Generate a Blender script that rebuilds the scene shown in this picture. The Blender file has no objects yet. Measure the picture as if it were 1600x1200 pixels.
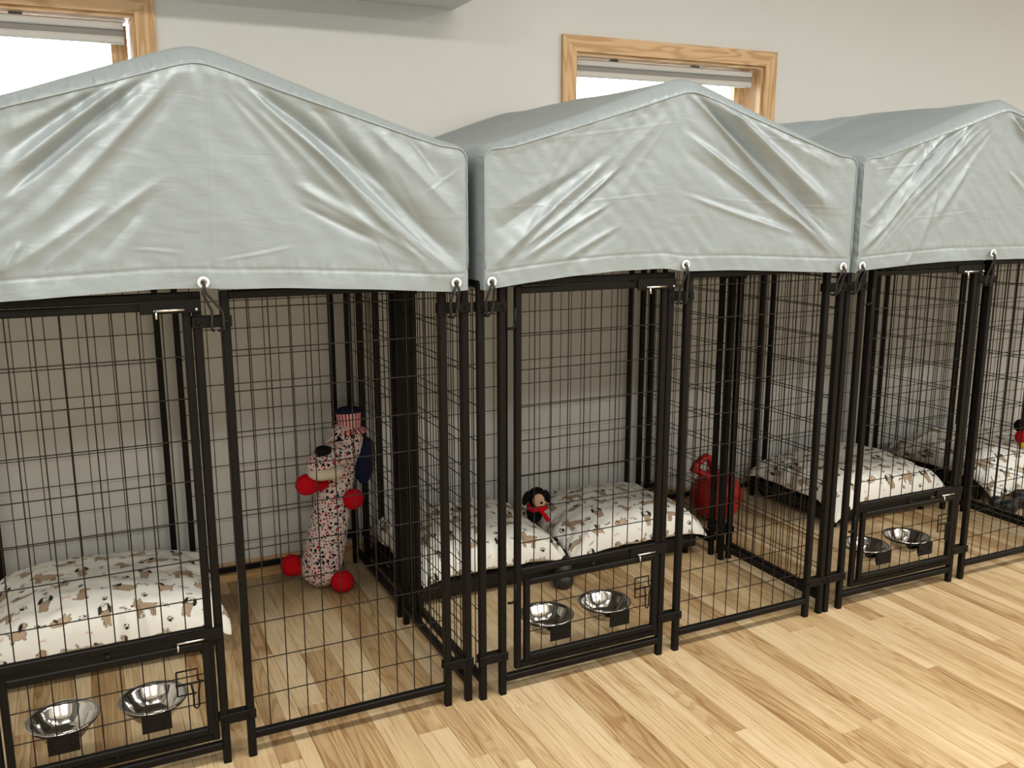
import bpy, bmesh, math, random
import numpy as np
from mathutils import Vector, Matrix

# ------------------------------------------------------------------ camera, world, lights, exposure
scene = bpy.context.scene
COL = scene.collection
random.seed(7)
RNG = np.random.RandomState(11)
PI = math.pi

cam_data = bpy.data.cameras.new('camera')
cam_data.sensor_fit = 'HORIZONTAL'; cam_data.sensor_width = 36.0
cam_data.lens = 36.0 * 1424.0 / 1600.0
cam_data.clip_start = 0.05; cam_data.clip_end = 100
cam = bpy.data.objects.new('camera', cam_data); COL.objects.link(cam)
CP = Vector((-1.0863, -2.31342, 1.48596))
CF = Vector((0.42702548, 0.88230452, -0.19795952))
CR = Vector((0.900044979, -0.435796236, -0.000822627))
CD = Vector((-0.08699582, -0.17782119, -0.98020985))
m = Matrix.Identity(4)
for i in range(3):
    m[i][0] = CR[i]; m[i][1] = -CD[i]; m[i][2] = -CF[i]; m[i][3] = CP[i]
cam.matrix_world = m
scene.camera = cam

world = bpy.data.worlds.new('overcast_sky'); scene.world = world; world.use_nodes = True
wbg = world.node_tree.nodes['Background']
wbg.inputs[0].default_value = (0.86, 0.93, 1.0, 1); wbg.inputs[1].default_value = 14.0

def area_light(name, loc, rot, sx, sy, power, color):
    d = bpy.data.lights.new(name, 'AREA'); d.shape = 'RECTANGLE'; d.size = sx; d.size_y = sy
    d.energy = power; d.color = color
    o = bpy.data.objects.new(name, d); COL.objects.link(o); o.location = loc; o.rotation_euler = rot
    return o
WARM = (1.0, 0.952, 0.885)
for lx in (-1.6, 0.6, 2.8, 5.0):
    area_light('ceiling_strip_light', (lx, -1.25, 2.95), (0, 0, 0), 1.2, 0.3, 34, WARM)
    area_light('ceiling_strip_light', (lx, -3.4, 2.95), (0, 0, 0), 1.2, 0.3, 34, WARM)

vs = scene.view_settings
vs.view_transform = 'Standard'; vs.look = 'None'; vs.gamma = 1.0; vs.use_curve_mapping = False
vs.exposure = 0.30
scene.cycles.max_bounces = 8
scene.cycles.use_denoising = True

# ------------------------------------------------------------------ helpers
def tag(o, label=None, cat=None, group=None, kind=None):
    if label: o['label'] = label
    if cat: o['category'] = cat
    if group: o['group'] = group
    if kind: o['kind'] = kind
    return o

def empty(name, loc=(0, 0, 0), rz=0.0):
    o = bpy.data.objects.new(name, None); COL.objects.link(o)
    o.location = loc; o.rotation_euler = (0, 0, rz); o.empty_display_size = 0.05
    return o

def link(name, mesh, mat, parent=None, smooth=False):
    if mat is not None and len(mesh.materials) == 0: mesh.materials.append(mat)
    if smooth:
        mesh.polygons.foreach_set('use_smooth', [True] * len(mesh.polygons))
    o = bpy.data.objects.new(name, mesh); COL.objects.link(o)
    if parent is not None: o.parent = parent
    return o

class MB:
    """collects verts and faces, then links them as one mesh object"""
    def __init__(s): s.v = []; s.f = []
    def add(s, vs_, fs_):
        b = len(s.v); s.v += [tuple(p) for p in vs_]; s.f += [tuple(i + b for i in f) for f in fs_]; return s
    def box(s, x0, x1, y0, y1, z0, z1):
        return s.add([(x0, y0, z0), (x1, y0, z0), (x1, y1, z0), (x0, y1, z0), (x0, y0, z1), (x1, y0, z1), (x1, y1, z1), (x0, y1, z1)],
                     [(0, 3, 2, 1), (4, 5, 6, 7), (0, 1, 5, 4), (1, 2, 6, 5), (2, 3, 7, 6), (3, 0, 4, 7)])
    def prism(s, p0, p1, a, b=None, c=0.0025, up=None):
        """square steel tube with chamfered edges from p0 to p1; a, b = full widths"""
        b = b or a
        p0 = Vector(p0); p1 = Vector(p1); d = (p1 - p0).normalized()
        if up is None: up = Vector((0, 1, 0)) if abs(d.y) < .7 else Vector((0, 0, 1))
        u = d.cross(Vector(up)).normalized(); w = u.cross(d).normalized()
        ha, hb = a / 2, b / 2
        sec = [(ha - c, -hb), (ha, -hb + c), (ha, hb - c), (ha - c, hb), (-ha + c, hb), (-ha, hb - c), (-ha, -hb + c), (-ha + c, -hb)]
        vs_ = [p0 + u * x + w * y for x, y in sec] + [p1 + u * x + w * y for x, y in sec]
        fs_ = [(i, (i + 1) % 8, 8 + (i + 1) % 8, 8 + i) for i in range(8)] + [tuple(range(7, -1, -1)), tuple(range(8, 16))]
        return s.add(vs_, fs_)
    def tube(s, pts, r, n=6, closed=False, caps=True, sx=1.0):
        pts = [Vector(p) for p in pts]; k = len(pts); rr = r if hasattr(r, '__len__') else [r] * k
        rings = []; ref = None
        for i, p in enumerate(pts):
            if closed: d = pts[(i + 1) % k] - pts[i - 1]
            else: d = pts[min(i + 1, k - 1)] - pts[max(i - 1, 0)]
            d.normalize()
            if ref is None:
                ref = Vector((0, 0, 1)) if abs(d.z) < .8 else Vector((1, 0, 0))
            u = (ref - d * ref.dot(d)).normalized(); w = d.cross(u); ref = u
            rings.append([p + (u * math.cos(2 * PI * j / n) + w * math.sin(2 * PI * j / n) * sx) * rr[i] for j in range(n)])
        vs_ = [q for R in rings for q in R]; fs_ = []
        for i in range(k if closed else k - 1):
            a, b = i * n, ((i + 1) % k) * n
            for j in range(n):
                fs_.append((a + j, a + (j + 1) % n, b + (j + 1) % n, b + j))
        if caps and not closed:
            fs_.append(tuple(range(n - 1, -1, -1))); fs_.append(tuple((k - 1) * n + j for j in range(n)))
        return s.add(vs_, fs_)
    def lathe(s, prof, n=32, center=(0, 0, 0), closed=False):
        cx, cy, cz = center
        vs_ = [(cx + r * math.cos(2 * PI * j / n), cy + r * math.sin(2 * PI * j / n), cz + z) for r, z in prof for j in range(n)]
        fs_ = []; k = len(prof)
        for i in range(k if closed else k - 1):
            a, b = i * n, ((i + 1) % k) * n
            for j in range(n):
                fs_.append((a + j, a + (j + 1) % n, b + (j + 1) % n, b + j))
        return s.add(vs_, fs_)
    def mesh(s, name):
        me = bpy.data.meshes.new(name); me.from_pydata(s.v, [], s.f); me.update(); return me
    def build(s, name, mat, parent=None, smooth=False):
        return link(name, s.mesh(name), mat, parent, smooth)

def copy_tree(o, parent=None):
    c = o.copy(); COL.objects.link(c); c.parent = parent
    for ch in [k for k in bpy.data.objects if k.parent == o]:
        copy_tree(ch, c)
    return c

def grid_mesh(name, P, flip=False):
    """P: (rows, cols, 3) array"""
    r, c, _ = P.shape
    idx = np.arange(r * c).reshape(r, c)
    f = np.stack([idx[:-1, :-1], idx[:-1, 1:], idx[1:, 1:], idx[1:, :-1]], -1).reshape(-1, 4)
    if flip: f = f[:, ::-1]
    me = bpy.data.meshes.new(name)
    me.vertices.add(r * c); me.vertices.foreach_set('co', P.reshape(-1))
    me.loops.add(f.size); me.loops.foreach_set('vertex_index', f.reshape(-1).astype(np.int32))
    me.polygons.add(len(f)); me.polygons.foreach_set('loop_start', np.arange(0, f.size, 4, dtype=np.int32))
    me.polygons.foreach_set('loop_total', np.full(len(f), 4, dtype=np.int32))
    me.polygons.foreach_set('use_smooth', [True] * len(f))
    me.update(); me.validate()
    return me

def wavy(x, y, seed, scale, octaves=5):
    """smooth pseudo noise in about -1..1"""
    r = np.random.RandomState(seed); out = 0
    for i in range(octaves):
        a = r.rand() * 2 * PI; k = scale * (0.6 + 1.2 * r.rand())
        out = out + np.sin((np.cos(a) * x + np.sin(a) * y) * k + r.rand() * 7 + 0.9 * np.sin((np.cos(a + 1.3) * x + np.sin(a + 1.3) * y) * k * .6 + r.rand() * 7))
    return out / octaves ** .7

# ------------------------------------------------------------------ materials
def new_mat(name):
    mt = bpy.data.materials.new(name); mt.use_nodes = True
    nt = mt.node_tree; return mt, nt, nt.nodes['Principled BSDF']

def N(nt, typ, **kw):
    n = nt.nodes.new(typ)
    for k, v in kw.items(): setattr(n, k, v)
    return n

def mat(name, col, rough=.5, metal=0.0, noise=0.0, nscale=40, bump=0.0, bscale=300, spec=.5, coat=0.0):
    mt, nt, b = new_mat(name)
    b.inputs['Base Color'].default_value = (*col, 1); b.inputs['Roughness'].default_value = rough
    b.inputs['Metallic'].default_value = metal; b.inputs['Specular IOR Level'].default_value = spec
    b.inputs['Coat Weight'].default_value = coat
    tc = N(nt, 'ShaderNodeTexCoord')
    nz = N(nt, 'ShaderNodeTexNoise'); nz.inputs['Scale'].default_value = nscale; nz.inputs['Detail'].default_value = 3
    nt.links.new(tc.outputs['Object'], nz.inputs['Vector'])
    rp = N(nt, 'ShaderNodeMix', data_type='RGBA')
    k = max(noise, .02)
    rp.inputs['A'].default_value = (*[c * (1 - k) for c in col], 1); rp.inputs['B'].default_value = (*[min(1, c * (1 + k)) for c in col], 1)
    nt.links.new(nz.outputs['Fac'], rp.inputs['Factor']); nt.links.new(rp.outputs['Result'], b.inputs['Base Color'])
    if bump:
        n2 = N(nt, 'ShaderNodeTexNoise'); n2.inputs['Scale'].default_value = bscale; n2.inputs['Detail'].default_value = 4
        nt.links.new(tc.outputs['Object'], n2.inputs['Vector'])
        bp = N(nt, 'ShaderNodeBump'); bp.inputs['Strength'].default_value = bump; bp.inputs['Distance'].default_value = .002
        nt.links.new(n2.outputs['Fac'], bp.inputs['Height']); nt.links.new(bp.outputs['Normal'], b.inputs['Normal'])
    return mt

M = {}
M['steel'] = mat('black_powder_coat', (.0065, .0060, .0054), .42, 0, .1, 60, .12, 500, .13)
M['wire'] = mat('black_wire_coat', (.010, .0075, .006), .42, 0, .1, 60, 0, 300, .25)
M['chrome'] = mat('zinc_plate', (.72, .71, .68), .28, 1.0, .05, 80)
M['stainless'] = mat('stainless_steel', (.78, .78, .77), .12, 1.0, .03, 30)
M['cord'] = mat('black_elastic_cord', (.012, .012, .013), .7, 0, .2, 400, .3, 900)
M['wall'] = mat('painted_drywall', (.645, .655, .635), .75, 0, .02, 3, .15, 260, .3)
M['ceiling'] = mat('ceiling_paint', (.74, .74, .72), .85, 0, .02, 3, .1, 260, .2)
M['cot'] = mat('black_cot_mesh', (.012, .011, .011), .75, 0, .2, 200, .4, 900, .3)
M['rubber'] = mat('black_rubber', (.014, .015, .015), .4, 0, .1, 50)
M['red_plastic'] = mat('red_rubber_ball', (.42, .008, .008), .42, 0, .08, 20)
M['red_felt'] = mat('red_plush', (.52, .006, .014), .9, 0, .15, 200, .5, 500, .1)
M['navy_felt'] = mat('navy_plush', (.010, .014, .04), .9, 0, .15, 200, .5, 500, .1)
M['black_felt'] = mat('black_plush', (.008, .008, .009), .9, 0, .15, 200, .5, 500, .1)
M['tan_felt'] = mat('tan_plush', (.62, .42, .27), .9, 0, .1, 200, .4, 500, .1)
M['cream_felt'] = mat('cream_plush', (.66, .60, .48), .9, 0, .08, 200, .4, 500, .1)
M['grey_felt'] = mat('grey_plush', (.45, .44, .42), .9, 0, .08, 200, .4, 500, .1)
M['yellow_felt'] = mat('yellow_plush', (.7, .42, .02), .9, 0, .08, 200, .4, 500, .1)
M['paper'] = mat('white_paper_tag', (.75, .75, .73), .6)
M['grout'] = mat('floor_underlay', (.10, .065, .035), .8)
M['blind_light'] = mat('blind_pale_band', (.56, .54, .50), .8, 0, .03, 30, .2, 500)
M['blind_dark'] = mat('blind_grey_band', (.26, .25, .23), .8, 0, .03, 30, .2, 500)
M['bracket'] = mat('blind_bracket_grey', (.12, .11, .10), .5)

def satin():
    mt, nt, b = new_mat('silver_cover_cloth')
    b.inputs['Metallic'].default_value = .18; b.inputs['Roughness'].default_value = .42
    b.inputs['Specular IOR Level'].default_value = .6
    tc = N(nt, 'ShaderNodeTexCoord')
    nz = N(nt, 'ShaderNodeTexNoise'); nz.inputs['Scale'].default_value = 6; nz.inputs['Detail'].default_value = 4
    nt.links.new(tc.outputs['Object'], nz.inputs['Vector'])
    mx = N(nt, 'ShaderNodeMix', data_type='RGBA')
    mx.inputs['A'].default_value = (.252, .298, .322, 1); mx.inputs['B'].default_value = (.276, .324, .348, 1)
    nt.links.new(nz.outputs['Fac'], mx.inputs['Factor']); nt.links.new(mx.outputs['Result'], b.inputs['Base Color'])
    # fine creases
    mp = N(nt, 'ShaderNodeMapping'); mp.inputs['Rotation'].default_value = (0, .7, 0); mp.inputs['Scale'].default_value = (1, 1, 3)
    nt.links.new(tc.outputs['Object'], mp.inputs['Vector'])
    n2 = N(nt, 'ShaderNodeTexNoise'); n2.inputs['Scale'].default_value = 9; n2.inputs['Detail'].default_value = 5; n2.inputs['Distortion'].default_value = .6
    nt.links.new(mp.outputs['Vector'], n2.inputs['Vector'])
    n3 = N(nt, 'ShaderNodeTexNoise'); n3.inputs['Scale'].default_value = 900
    nt.links.new(tc.outputs['Object'], n3.inputs['Vector'])
    b1 = N(nt, 'ShaderNodeBump'); b1.inputs['Strength'].default_value = .35; b1.inputs['Distance'].default_value = .006
    b2 = N(nt, 'ShaderNodeBump'); b2.inputs['Strength'].default_value = .15; b2.inputs['Distance'].default_value = .0006
    nt.links.new(n2.outputs['Fac'], b1.inputs['Height']); nt.links.new(n3.outputs['Fac'], b2.inputs['Height'])
    nt.links.new(b1.outputs['Normal'], b2.inputs['Normal']); nt.links.new(b2.outputs['Normal'], b.inputs['Normal'])
    return mt
M['satin'] = satin()

def floor_wood():
    mt, nt, b = new_mat('ash_laminate')
    b.inputs['Roughness'].default_value = .42; b.inputs['Specular IOR Level'].default_value = .4
    at = N(nt, 'ShaderNodeAttribute', attribute_name='tone')
    sp = N(nt, 'ShaderNodeSeparateColor'); nt.links.new(at.outputs['Color'], sp.inputs['Color'])
    geo = N(nt, 'ShaderNodeNewGeometry')
    off = N(nt, 'ShaderNodeVectorMath', operation='SCALE'); off.inputs['Scale'].default_value = 17.0
    nt.links.new(at.outputs['Color'], off.inputs[0])
    ad = N(nt, 'ShaderNodeVectorMath', operation='ADD'); nt.links.new(geo.outputs['Position'], ad.inputs[0]); nt.links.new(off.outputs[0], ad.inputs[1])
    mp = N(nt, 'ShaderNodeMapping'); mp.inputs['Scale'].default_value = (1.0, .11, 1.0); nt.links.new(ad.outputs[0], mp.inputs['Vector'])
    # broad cathedral figure: contour lines of a stretched noise
    n1 = N(nt, 'ShaderNodeTexNoise'); n1.inputs['Scale'].default_value = 9; n1.inputs['Detail'].default_value = 2; n1.inputs['Distortion'].default_value = .35
    nt.links.new(mp.outputs['Vector'], n1.inputs['Vector'])
    mu = N(nt, 'ShaderNodeMath', operation='MULTIPLY'); mu.inputs[1].default_value = 110; nt.links.new(n1.outputs['Fac'], mu.inputs[0])
    sn = N(nt, 'ShaderNodeMath', operation='SINE'); nt.links.new(mu.outputs[0], sn.inputs[0])
    ring = N(nt, 'ShaderNodeMapRange'); ring.inputs['From Min'].default_value = .1; ring.inputs['From Max'].default_value = 1.0; nt.links.new(sn.outputs[0], ring.inputs['Value'])
    # fine pores
    mp2 = N(nt, 'ShaderNodeMapping'); mp2.inputs['Scale'].default_value = (1.0, .03, 1.0); nt.links.new(ad.outputs[0], mp2.inputs['Vector'])
    n2 = N(nt, 'ShaderNodeTexNoise'); n2.inputs['Scale'].default_value = 170; n2.inputs['Detail'].default_value = 4; nt.links.new(mp2.outputs['Vector'], n2.inputs['Vector'])
    pr = N(nt, 'ShaderNodeMapRange'); pr.inputs['From Min'].default_value = .50; pr.inputs['From Max'].default_value = .66; nt.links.new(n2.outputs['Fac'], pr.inputs['Value'])
    # slow tone drift: heartwood bands
    mp3 = N(nt, 'ShaderNodeMapping'); mp3.inputs['Scale'].default_value = (1.0, .08, 1.0); nt.links.new(ad.outputs[0], mp3.inputs['Vector'])
    n3 = N(nt, 'ShaderNodeTexNoise'); n3.inputs['Scale'].default_value = 14; n3.inputs['Detail'].default_value = 2; nt.links.new(mp3.outputs['Vector'], n3.inputs['Vector'])
    ba = N(nt, 'ShaderNodeMath', operation='MULTIPLY_ADD'); ba.inputs[1].default_value = 1.5; ba.inputs[2].default_value = -.75; nt.links.new(n3.outputs['Fac'], ba.inputs[0])
    tn = N(nt, 'ShaderNodeMath', operation='ADD'); nt.links.new(sp.outputs['Red'], tn.inputs[0]); nt.links.new(ba.outputs[0], tn.inputs[1])
    cr = N(nt, 'ShaderNodeValToRGB'); nt.links.new(tn.outputs[0], cr.inputs['Fac'])
    e = cr.color_ramp.elements
    e[0].position = 0.0; e[0].color = (.62, .495, .315, 1)
    e[1].position = 1.0; e[1].color = (.36, .235, .12, 1)
    k = e.new(.38); k.color = (.545, .415, .240, 1)
    k = e.new(.62); k.color = (.465, .335, .182, 1)
    dk = N(nt, 'ShaderNodeMix', data_type='RGBA', blend_type='MULTIPLY'); nt.links.new(cr.outputs['Color'], dk.inputs['A']); dk.inputs['B'].default_value = (.70, .58, .44, 1)
    rg = N(nt, 'ShaderNodeMath', operation='MULTIPLY'); nt.links.new(ring.outputs['Result'], rg.inputs[0])
    rs = N(nt, 'ShaderNodeMapRange'); rs.inputs['From Min'].default_value = .15; rs.inputs['From Max'].default_value = .7; rs.inputs['To Min'].default_value = .08; rs.inputs['To Max'].default_value = .8
    nt.links.new(sp.outputs['Red'], rs.inputs['Value']); nt.links.new(rs.outputs['Result'], rg.inputs[1]); nt.links.new(rg.outputs[0], dk.inputs['Factor'])
    d2 = N(nt, 'ShaderNodeMix', data_type='RGBA', blend_type='MULTIPLY'); nt.links.new(dk.outputs['Result'], d2.inputs['A']); d2.inputs['B'].default_value = (.72, .60, .46, 1)
    p2 = N(nt, 'ShaderNodeMath', operation='MULTIPLY'); p2.inputs[1].default_value = .8; nt.links.new(pr.outputs['Result'], p2.inputs[0]); nt.links.new(p2.outputs[0], d2.inputs['Factor'])
    nt.links.new(d2.outputs['Result'], b.inputs['Base Color'])
    bp = N(nt, 'ShaderNodeBump'); bp.inputs['Strength'].default_value = .08; bp.inputs['Distance'].default_value = .001
    nt.links.new(n2.outputs['Fac'], bp.inputs['Height']); nt.links.new(bp.outputs['Normal'], b.inputs['Normal'])
    return mt
M['floor'] = floor_wood()

def pine(axis):
    mt, nt, b = new_mat('clear_pine_' + axis); b.inputs['Roughness'].default_value = .45
    tc = N(nt, 'ShaderNodeTexCoord'); mp = N(nt, 'ShaderNodeMapping')
    mp.inputs['Scale'].default_value = {'x': (.12, 1, 1), 'z': (1, 1, .12), 'y': (1, .12, 1)}[axis]
    nt.links.new(tc.outputs['Object'], mp.inputs['Vector'])
    n1 = N(nt, 'ShaderNodeTexNoise'); n1.inputs['Scale'].default_value = 12; n1.inputs['Distortion'].default_value = .4; nt.links.new(mp.outputs['Vector'], n1.inputs['Vector'])
    mu = N(nt, 'ShaderNodeMath', operation='MULTIPLY'); mu.inputs[1].default_value = 55; nt.links.new(n1.outputs['Fac'], mu.inputs[0])
    sn = N(nt, 'ShaderNodeMath', operation='SINE'); nt.links.new(mu.outputs[0], sn.inputs[0])
    mr = N(nt, 'ShaderNodeMapRange'); mr.inputs['From Min'].default_value = -.3; nt.links.new(sn.outputs[0], mr.inputs['Value'])
    mx = N(nt, 'ShaderNodeMix', data_type='RGBA'); mx.inputs['A'].default_value = (.62, .40, .20, 1); mx.inputs['B'].default_value = (.47, .27, .115, 1)
    nt.links.new(mr.outputs['Result'], mx.inputs['Factor']); nt.links.new(mx.outputs['Result'], b.inputs['Base Color'])
    return mt
M['pine_x'] = pine('x'); M['pine_z'] = pine('z'); M['pine_y'] = pine('y')

def print_cloth():
    mt, nt, b = new_mat('dog_print_cotton'); b.inputs['Roughness'].default_value = .85; b.inputs['Specular IOR Level'].default_value = .2
    at = N(nt, 'ShaderNodeAttribute', attribute_name='print'); nt.links.new(at.outputs['Color'], b.inputs['Base Color'])
    tc = N(nt, 'ShaderNodeTexCoord'); n2 = N(nt, 'ShaderNodeTexNoise'); n2.inputs['Scale'].default_value = 14; n2.inputs['Detail'].default_value = 3
    nt.links.new(tc.outputs['Object'], n2.inputs['Vector'])
    bp = N(nt, 'ShaderNodeBump'); bp.inputs['Strength'].default_value = .25; bp.inputs['Distance'].default_value = .008
    nt.links.new(n2.outputs['Fac'], bp.inputs['Height']); nt.links.new(bp.outputs['Normal'], b.inputs['Normal'])
    return mt
M['print'] = print_cloth()

def star_cloth():
    mt, nt, b = new_mat('star_print_cotton'); b.inputs['Roughness'].default_value = .9; b.inputs['Specular IOR Level'].default_value = .15
    tc = N(nt, 'ShaderNodeTexCoord')
    def layer(scale, thr, src, col1, col2, split):
        v = N(nt, 'ShaderNodeTexVoronoi'); v.inputs['Scale'].default_value = scale; v.inputs['Randomness'].default_value = .65
        nt.links.new(tc.outputs['Object'], v.inputs['Vector'])
        lt = N(nt, 'ShaderNodeMath', operation='LESS_THAN'); lt.inputs[1].default_value = thr; nt.links.new(v.outputs['Distance'], lt.inputs[0])
        s = N(nt, 'ShaderNodeSeparateColor'); nt.links.new(v.outputs['Color'], s.inputs['Color'])
        gt = N(nt, 'ShaderNodeMath', operation='GREATER_THAN'); gt.inputs[1].default_value = split; nt.links.new(s.outputs['Red'], gt.inputs[0])
        c = N(nt, 'ShaderNodeMix', data_type='RGBA'); c.inputs['A'].default_value = (*col1, 1); c.inputs['B'].default_value = (*col2, 1); nt.links.new(gt.outputs[0], c.inputs['Factor'])
        o = N(nt, 'ShaderNodeMix', data_type='RGBA'); nt.links.new(lt.outputs[0], o.inputs['Factor']); nt.links.new(c.outputs['Result'], o.inputs['B'])
        if src is None: o.inputs['A'].default_value = (.66, .58, .55, 1)
        else: nt.links.new(src, o.inputs['A'])
        return o.outputs['Result']
    a = layer(95, .36, None, (.02, .015, .03), (.40, .012, .03), .55)
    c = layer(50, .31, a, (.010, .010, .02), (.42, .01, .02), .68)
    nt.links.new(c, b.inputs['Base Color'])
    return mt
M['stars'] = star_cloth()

def stripe_cloth():
    mt, nt, b = new_mat('red_white_stripe'); b.inputs['Roughness'].default_value = .9
    tc = N(nt, 'ShaderNodeTexCoord'); g = N(nt, 'ShaderNodeTexGradient', gradient_type='RADIAL'); nt.links.new(tc.outputs['Object'], g.inputs['Vector'])
    mu = N(nt, 'ShaderNodeMath', operation='MULTIPLY'); mu.inputs[1].default_value = 22; nt.links.new(g.outputs['Fac'], mu.inputs[0])
    fr = N(nt, 'ShaderNodeMath', operation='FRACT'); nt.links.new(mu.outputs[0], fr.inputs[0])
    gt = N(nt, 'ShaderNodeMath', operation='GREATER_THAN'); gt.inputs[1].default_value = .5; nt.links.new(fr.outputs[0], gt.inputs[0])
    mx = N(nt, 'ShaderNodeMix', data_type='RGBA'); mx.inputs['A'].default_value = (.62, .50, .46, 1); mx.inputs['B'].default_value = (.40, .012, .03, 1)
    nt.links.new(gt.outputs[0], mx.inputs['Factor']); nt.links.new(mx.outputs['Result'], b.inputs['Base Color'])
    return mt
M['stripes'] = stripe_cloth()

def pane_glass():
    mt = bpy.data.materials.new('window_glass'); mt.use_nodes = True; nt = mt.node_tree
    nt.nodes.remove(nt.nodes['Principled BSDF'])
    out = nt.nodes['Material Output']
    tr = N(nt, 'ShaderNodeBsdfTransparent'); tr.inputs[0].default_value = (.95, .97, .96, 1)
    gl = N(nt, 'ShaderNodeBsdfGlossy'); gl.inputs['Roughness'].default_value = .02
    fr = N(nt, 'ShaderNodeFresnel'); fr.inputs['IOR'].default_value = 1.4
    mx = N(nt, 'ShaderNodeMixShader'); nt.links.new(fr.outputs[0], mx.inputs[0]); nt.links.new(tr.outputs[0], mx.inputs[1]); nt.links.new(gl.outputs[0], mx.inputs[2])
    nt.links.new(mx.outputs[0], out.inputs['Surface'])
    return mt
M['glass'] = pane_glass()

# ------------------------------------------------------------------ the room
WALL_Y = 1.245
CEIL_Z = 3.0
X0, X1, Y0 = -3.2, 6.4, -4.6

# floor: an underlay with single laminate strips laid on it, running towards the back wall
floor = MB().box(X0, X1, Y0, WALL_Y, -.05, -.006).build('floor', M['grout'])
tag(floor, 'pale ash laminate floor of long strips running towards the back wall', 'floor', kind='structure')
rest = MB(); rest_tone = []
strips = []
x = X0
rf = random.Random(5)
while x < X1:
    w = rf.choice([.045, .05, .06, .075, .085, .095, .11])
    w = min(w, X1 - x)
    y = Y0 - rf.random() * .8
    while y < WALL_Y:
        ln = rf.uniform(.8, 1.6)
        ya, yb = max(y, Y0), min(y + ln, WALL_Y)
        if yb - ya > .02: strips.append((x, x + w, ya, yb, rf.random(), rf.random(), rf.random()))
        y += ln
    x += w
def strip_visible(s):
    # inside the photographed patch of floor
    cx, cy = (s[0] + s[1]) / 2, (s[2] + s[3]) / 2
    for px, py in ((cx, cy), (s[0], s[2]), (s[1], s[3]), (s[0], s[3]), (s[1], s[2])):
        d = Vector((px, py, 0)) - CP; z = d.dot(CF)
        if z > .5 and abs(d.dot(CR) / z) * 1424 < 800 and -600 < d.dot(CD) / z * 1424 < 600: return z
    return None
vis = sorted([(strip_visible(s), s) for s in strips if strip_visible(s)], key=lambda t: t[0])
near = set(id(s) for _, s in vis[:290])
def strip_tone(r):
    return .05 + .65 * r if r < .55 else .40 + .42 * (r - .55) / .45
def strip_geo(mb, s):
    x0, x1, y0, y1 = s[:4]; g = .0004; c = .0006
    x0 += g; x1 -= g; y0 += g; y1 -= g
    mb.add([(x0, y0, -.006), (x1, y0, -.006), (x1, y1, -.006), (x0, y1, -.006), (x0, y0, -c), (x1, y0, -c), (x1, y1, -c), (x0, y1, -c),
            (x0 + c, y0 + c, 0), (x1 - c, y0 + c, 0), (x1 - c, y1 - c, 0), (x0 + c, y1 - c, 0)],
           [(0, 1, 5, 4), (1, 2, 6, 5), (2, 3, 7, 6), (3, 0, 4, 7), (4, 5, 9, 8), (5, 6, 10, 9), (6, 7, 11, 10), (7, 4, 8, 11), (8, 9, 10, 11)])
def put_tone(me, cols):
    a = me.color_attributes.new('tone', 'FLOAT_COLOR', 'POINT')
    a.data.foreach_set('color', np.array(cols, dtype=np.float32).reshape(-1))
for s in strips:
    c = (strip_tone(s[4]), s[5], s[6], 1)
    if id(s) in near:
        mb = MB(); strip_geo(mb, s); me = mb.mesh('floor_strip'); put_tone(me, [c] * 12)
        link('floor_strip', me, M['floor'], floor)
    else:
        strip_geo(rest, s); rest_tone += [c] * 12
me = rest.mesh('floor_strips_beyond'); put_tone(me, rest_tone)
tag(link('floor_strips_beyond', me, M['floor'], floor), kind='stuff')

# window openings in the back wall: (x0, x1, z0, z1) inside the casing
WIN = [(-1.845, -.808, 1.50, 2.112), (.934, 1.962, 1.50, 2.104)]
WALL_T = .17
def wall_with_holes():
    mb = MB(); xs = [X0] + [v for w in WIN for v in w[:2]] + [X1]
    for i in range(len(xs) - 1):
        if i % 2 == 0: mb.box(xs[i], xs[i + 1], WALL_Y, WALL_Y + WALL_T, -.05, CEIL_Z)
        else:
            w = WIN[i // 2]
            mb.box(xs[i], xs[i + 1], WALL_Y, WALL_Y + WALL_T, -.05, w[2]); mb.box(xs[i], xs[i + 1], WALL_Y, WALL_Y + WALL_T, w[3], CEIL_Z)
    return mb
tag(wall_with_holes().build('wall_back', M['wall']), 'off white painted back wall behind the kennels', 'wall', kind='structure')
tag(MB().box(X0 - .1, X0, Y0, WALL_Y, -.05, CEIL_Z).build('wall_left', M['wall']), 'plain painted wall outside the left edge', 'wall', kind='structure')
tag(MB().box(X1, X1 + .1, Y0, WALL_Y, -.05, CEIL_Z).build('wall_right', M['wall']), 'plain painted wall outside the right edge', 'wall', kind='structure')
tag(MB().box(X0 - .1, X1 + .1, Y0 - .1, Y0, -.05, CEIL_Z).build('wall_front', M['wall']), 'plain painted wall behind the viewer', 'wall', kind='structure')
tag(MB().box(X0 - .1, X1 + .1, Y0 - .1, WALL_Y + WALL_T, CEIL_Z, CEIL_Z + .08).build('ceiling', M['ceiling']), 'plain white ceiling above the room', 'ceiling', kind='structure')
tag(MB().box(X0, .378, .90, WALL_Y, 2.227, CEIL_Z).build('ceiling_bulkhead', M['ceiling']), 'boxed bulkhead at the top edge between the windows', 'bulkhead', kind='structure')
bb = MB(); bb.add([(X0, WALL_Y - .016, 0), (X1, WALL_Y - .016, 0), (X1, WALL_Y - .016, .066), (X1, WALL_Y - .008, .076), (X1, WALL_Y, .076), (X1, WALL_Y, 0),
                   (X0, WALL_Y - .016, .066), (X0, WALL_Y - .008, .076), (X0, WALL_Y, .076), (X0, WALL_Y, 0)],
                  [(0, 1, 2, 6), (6, 2, 3, 7), (7, 3, 4, 8), (0, 6, 7, 8, 9), (1, 5, 4, 3, 2)])
tag(bb.build('baseboard_back', M['pine_x']), 'natural wood baseboard along the back wall', 'baseboard', kind='structure')

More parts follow.
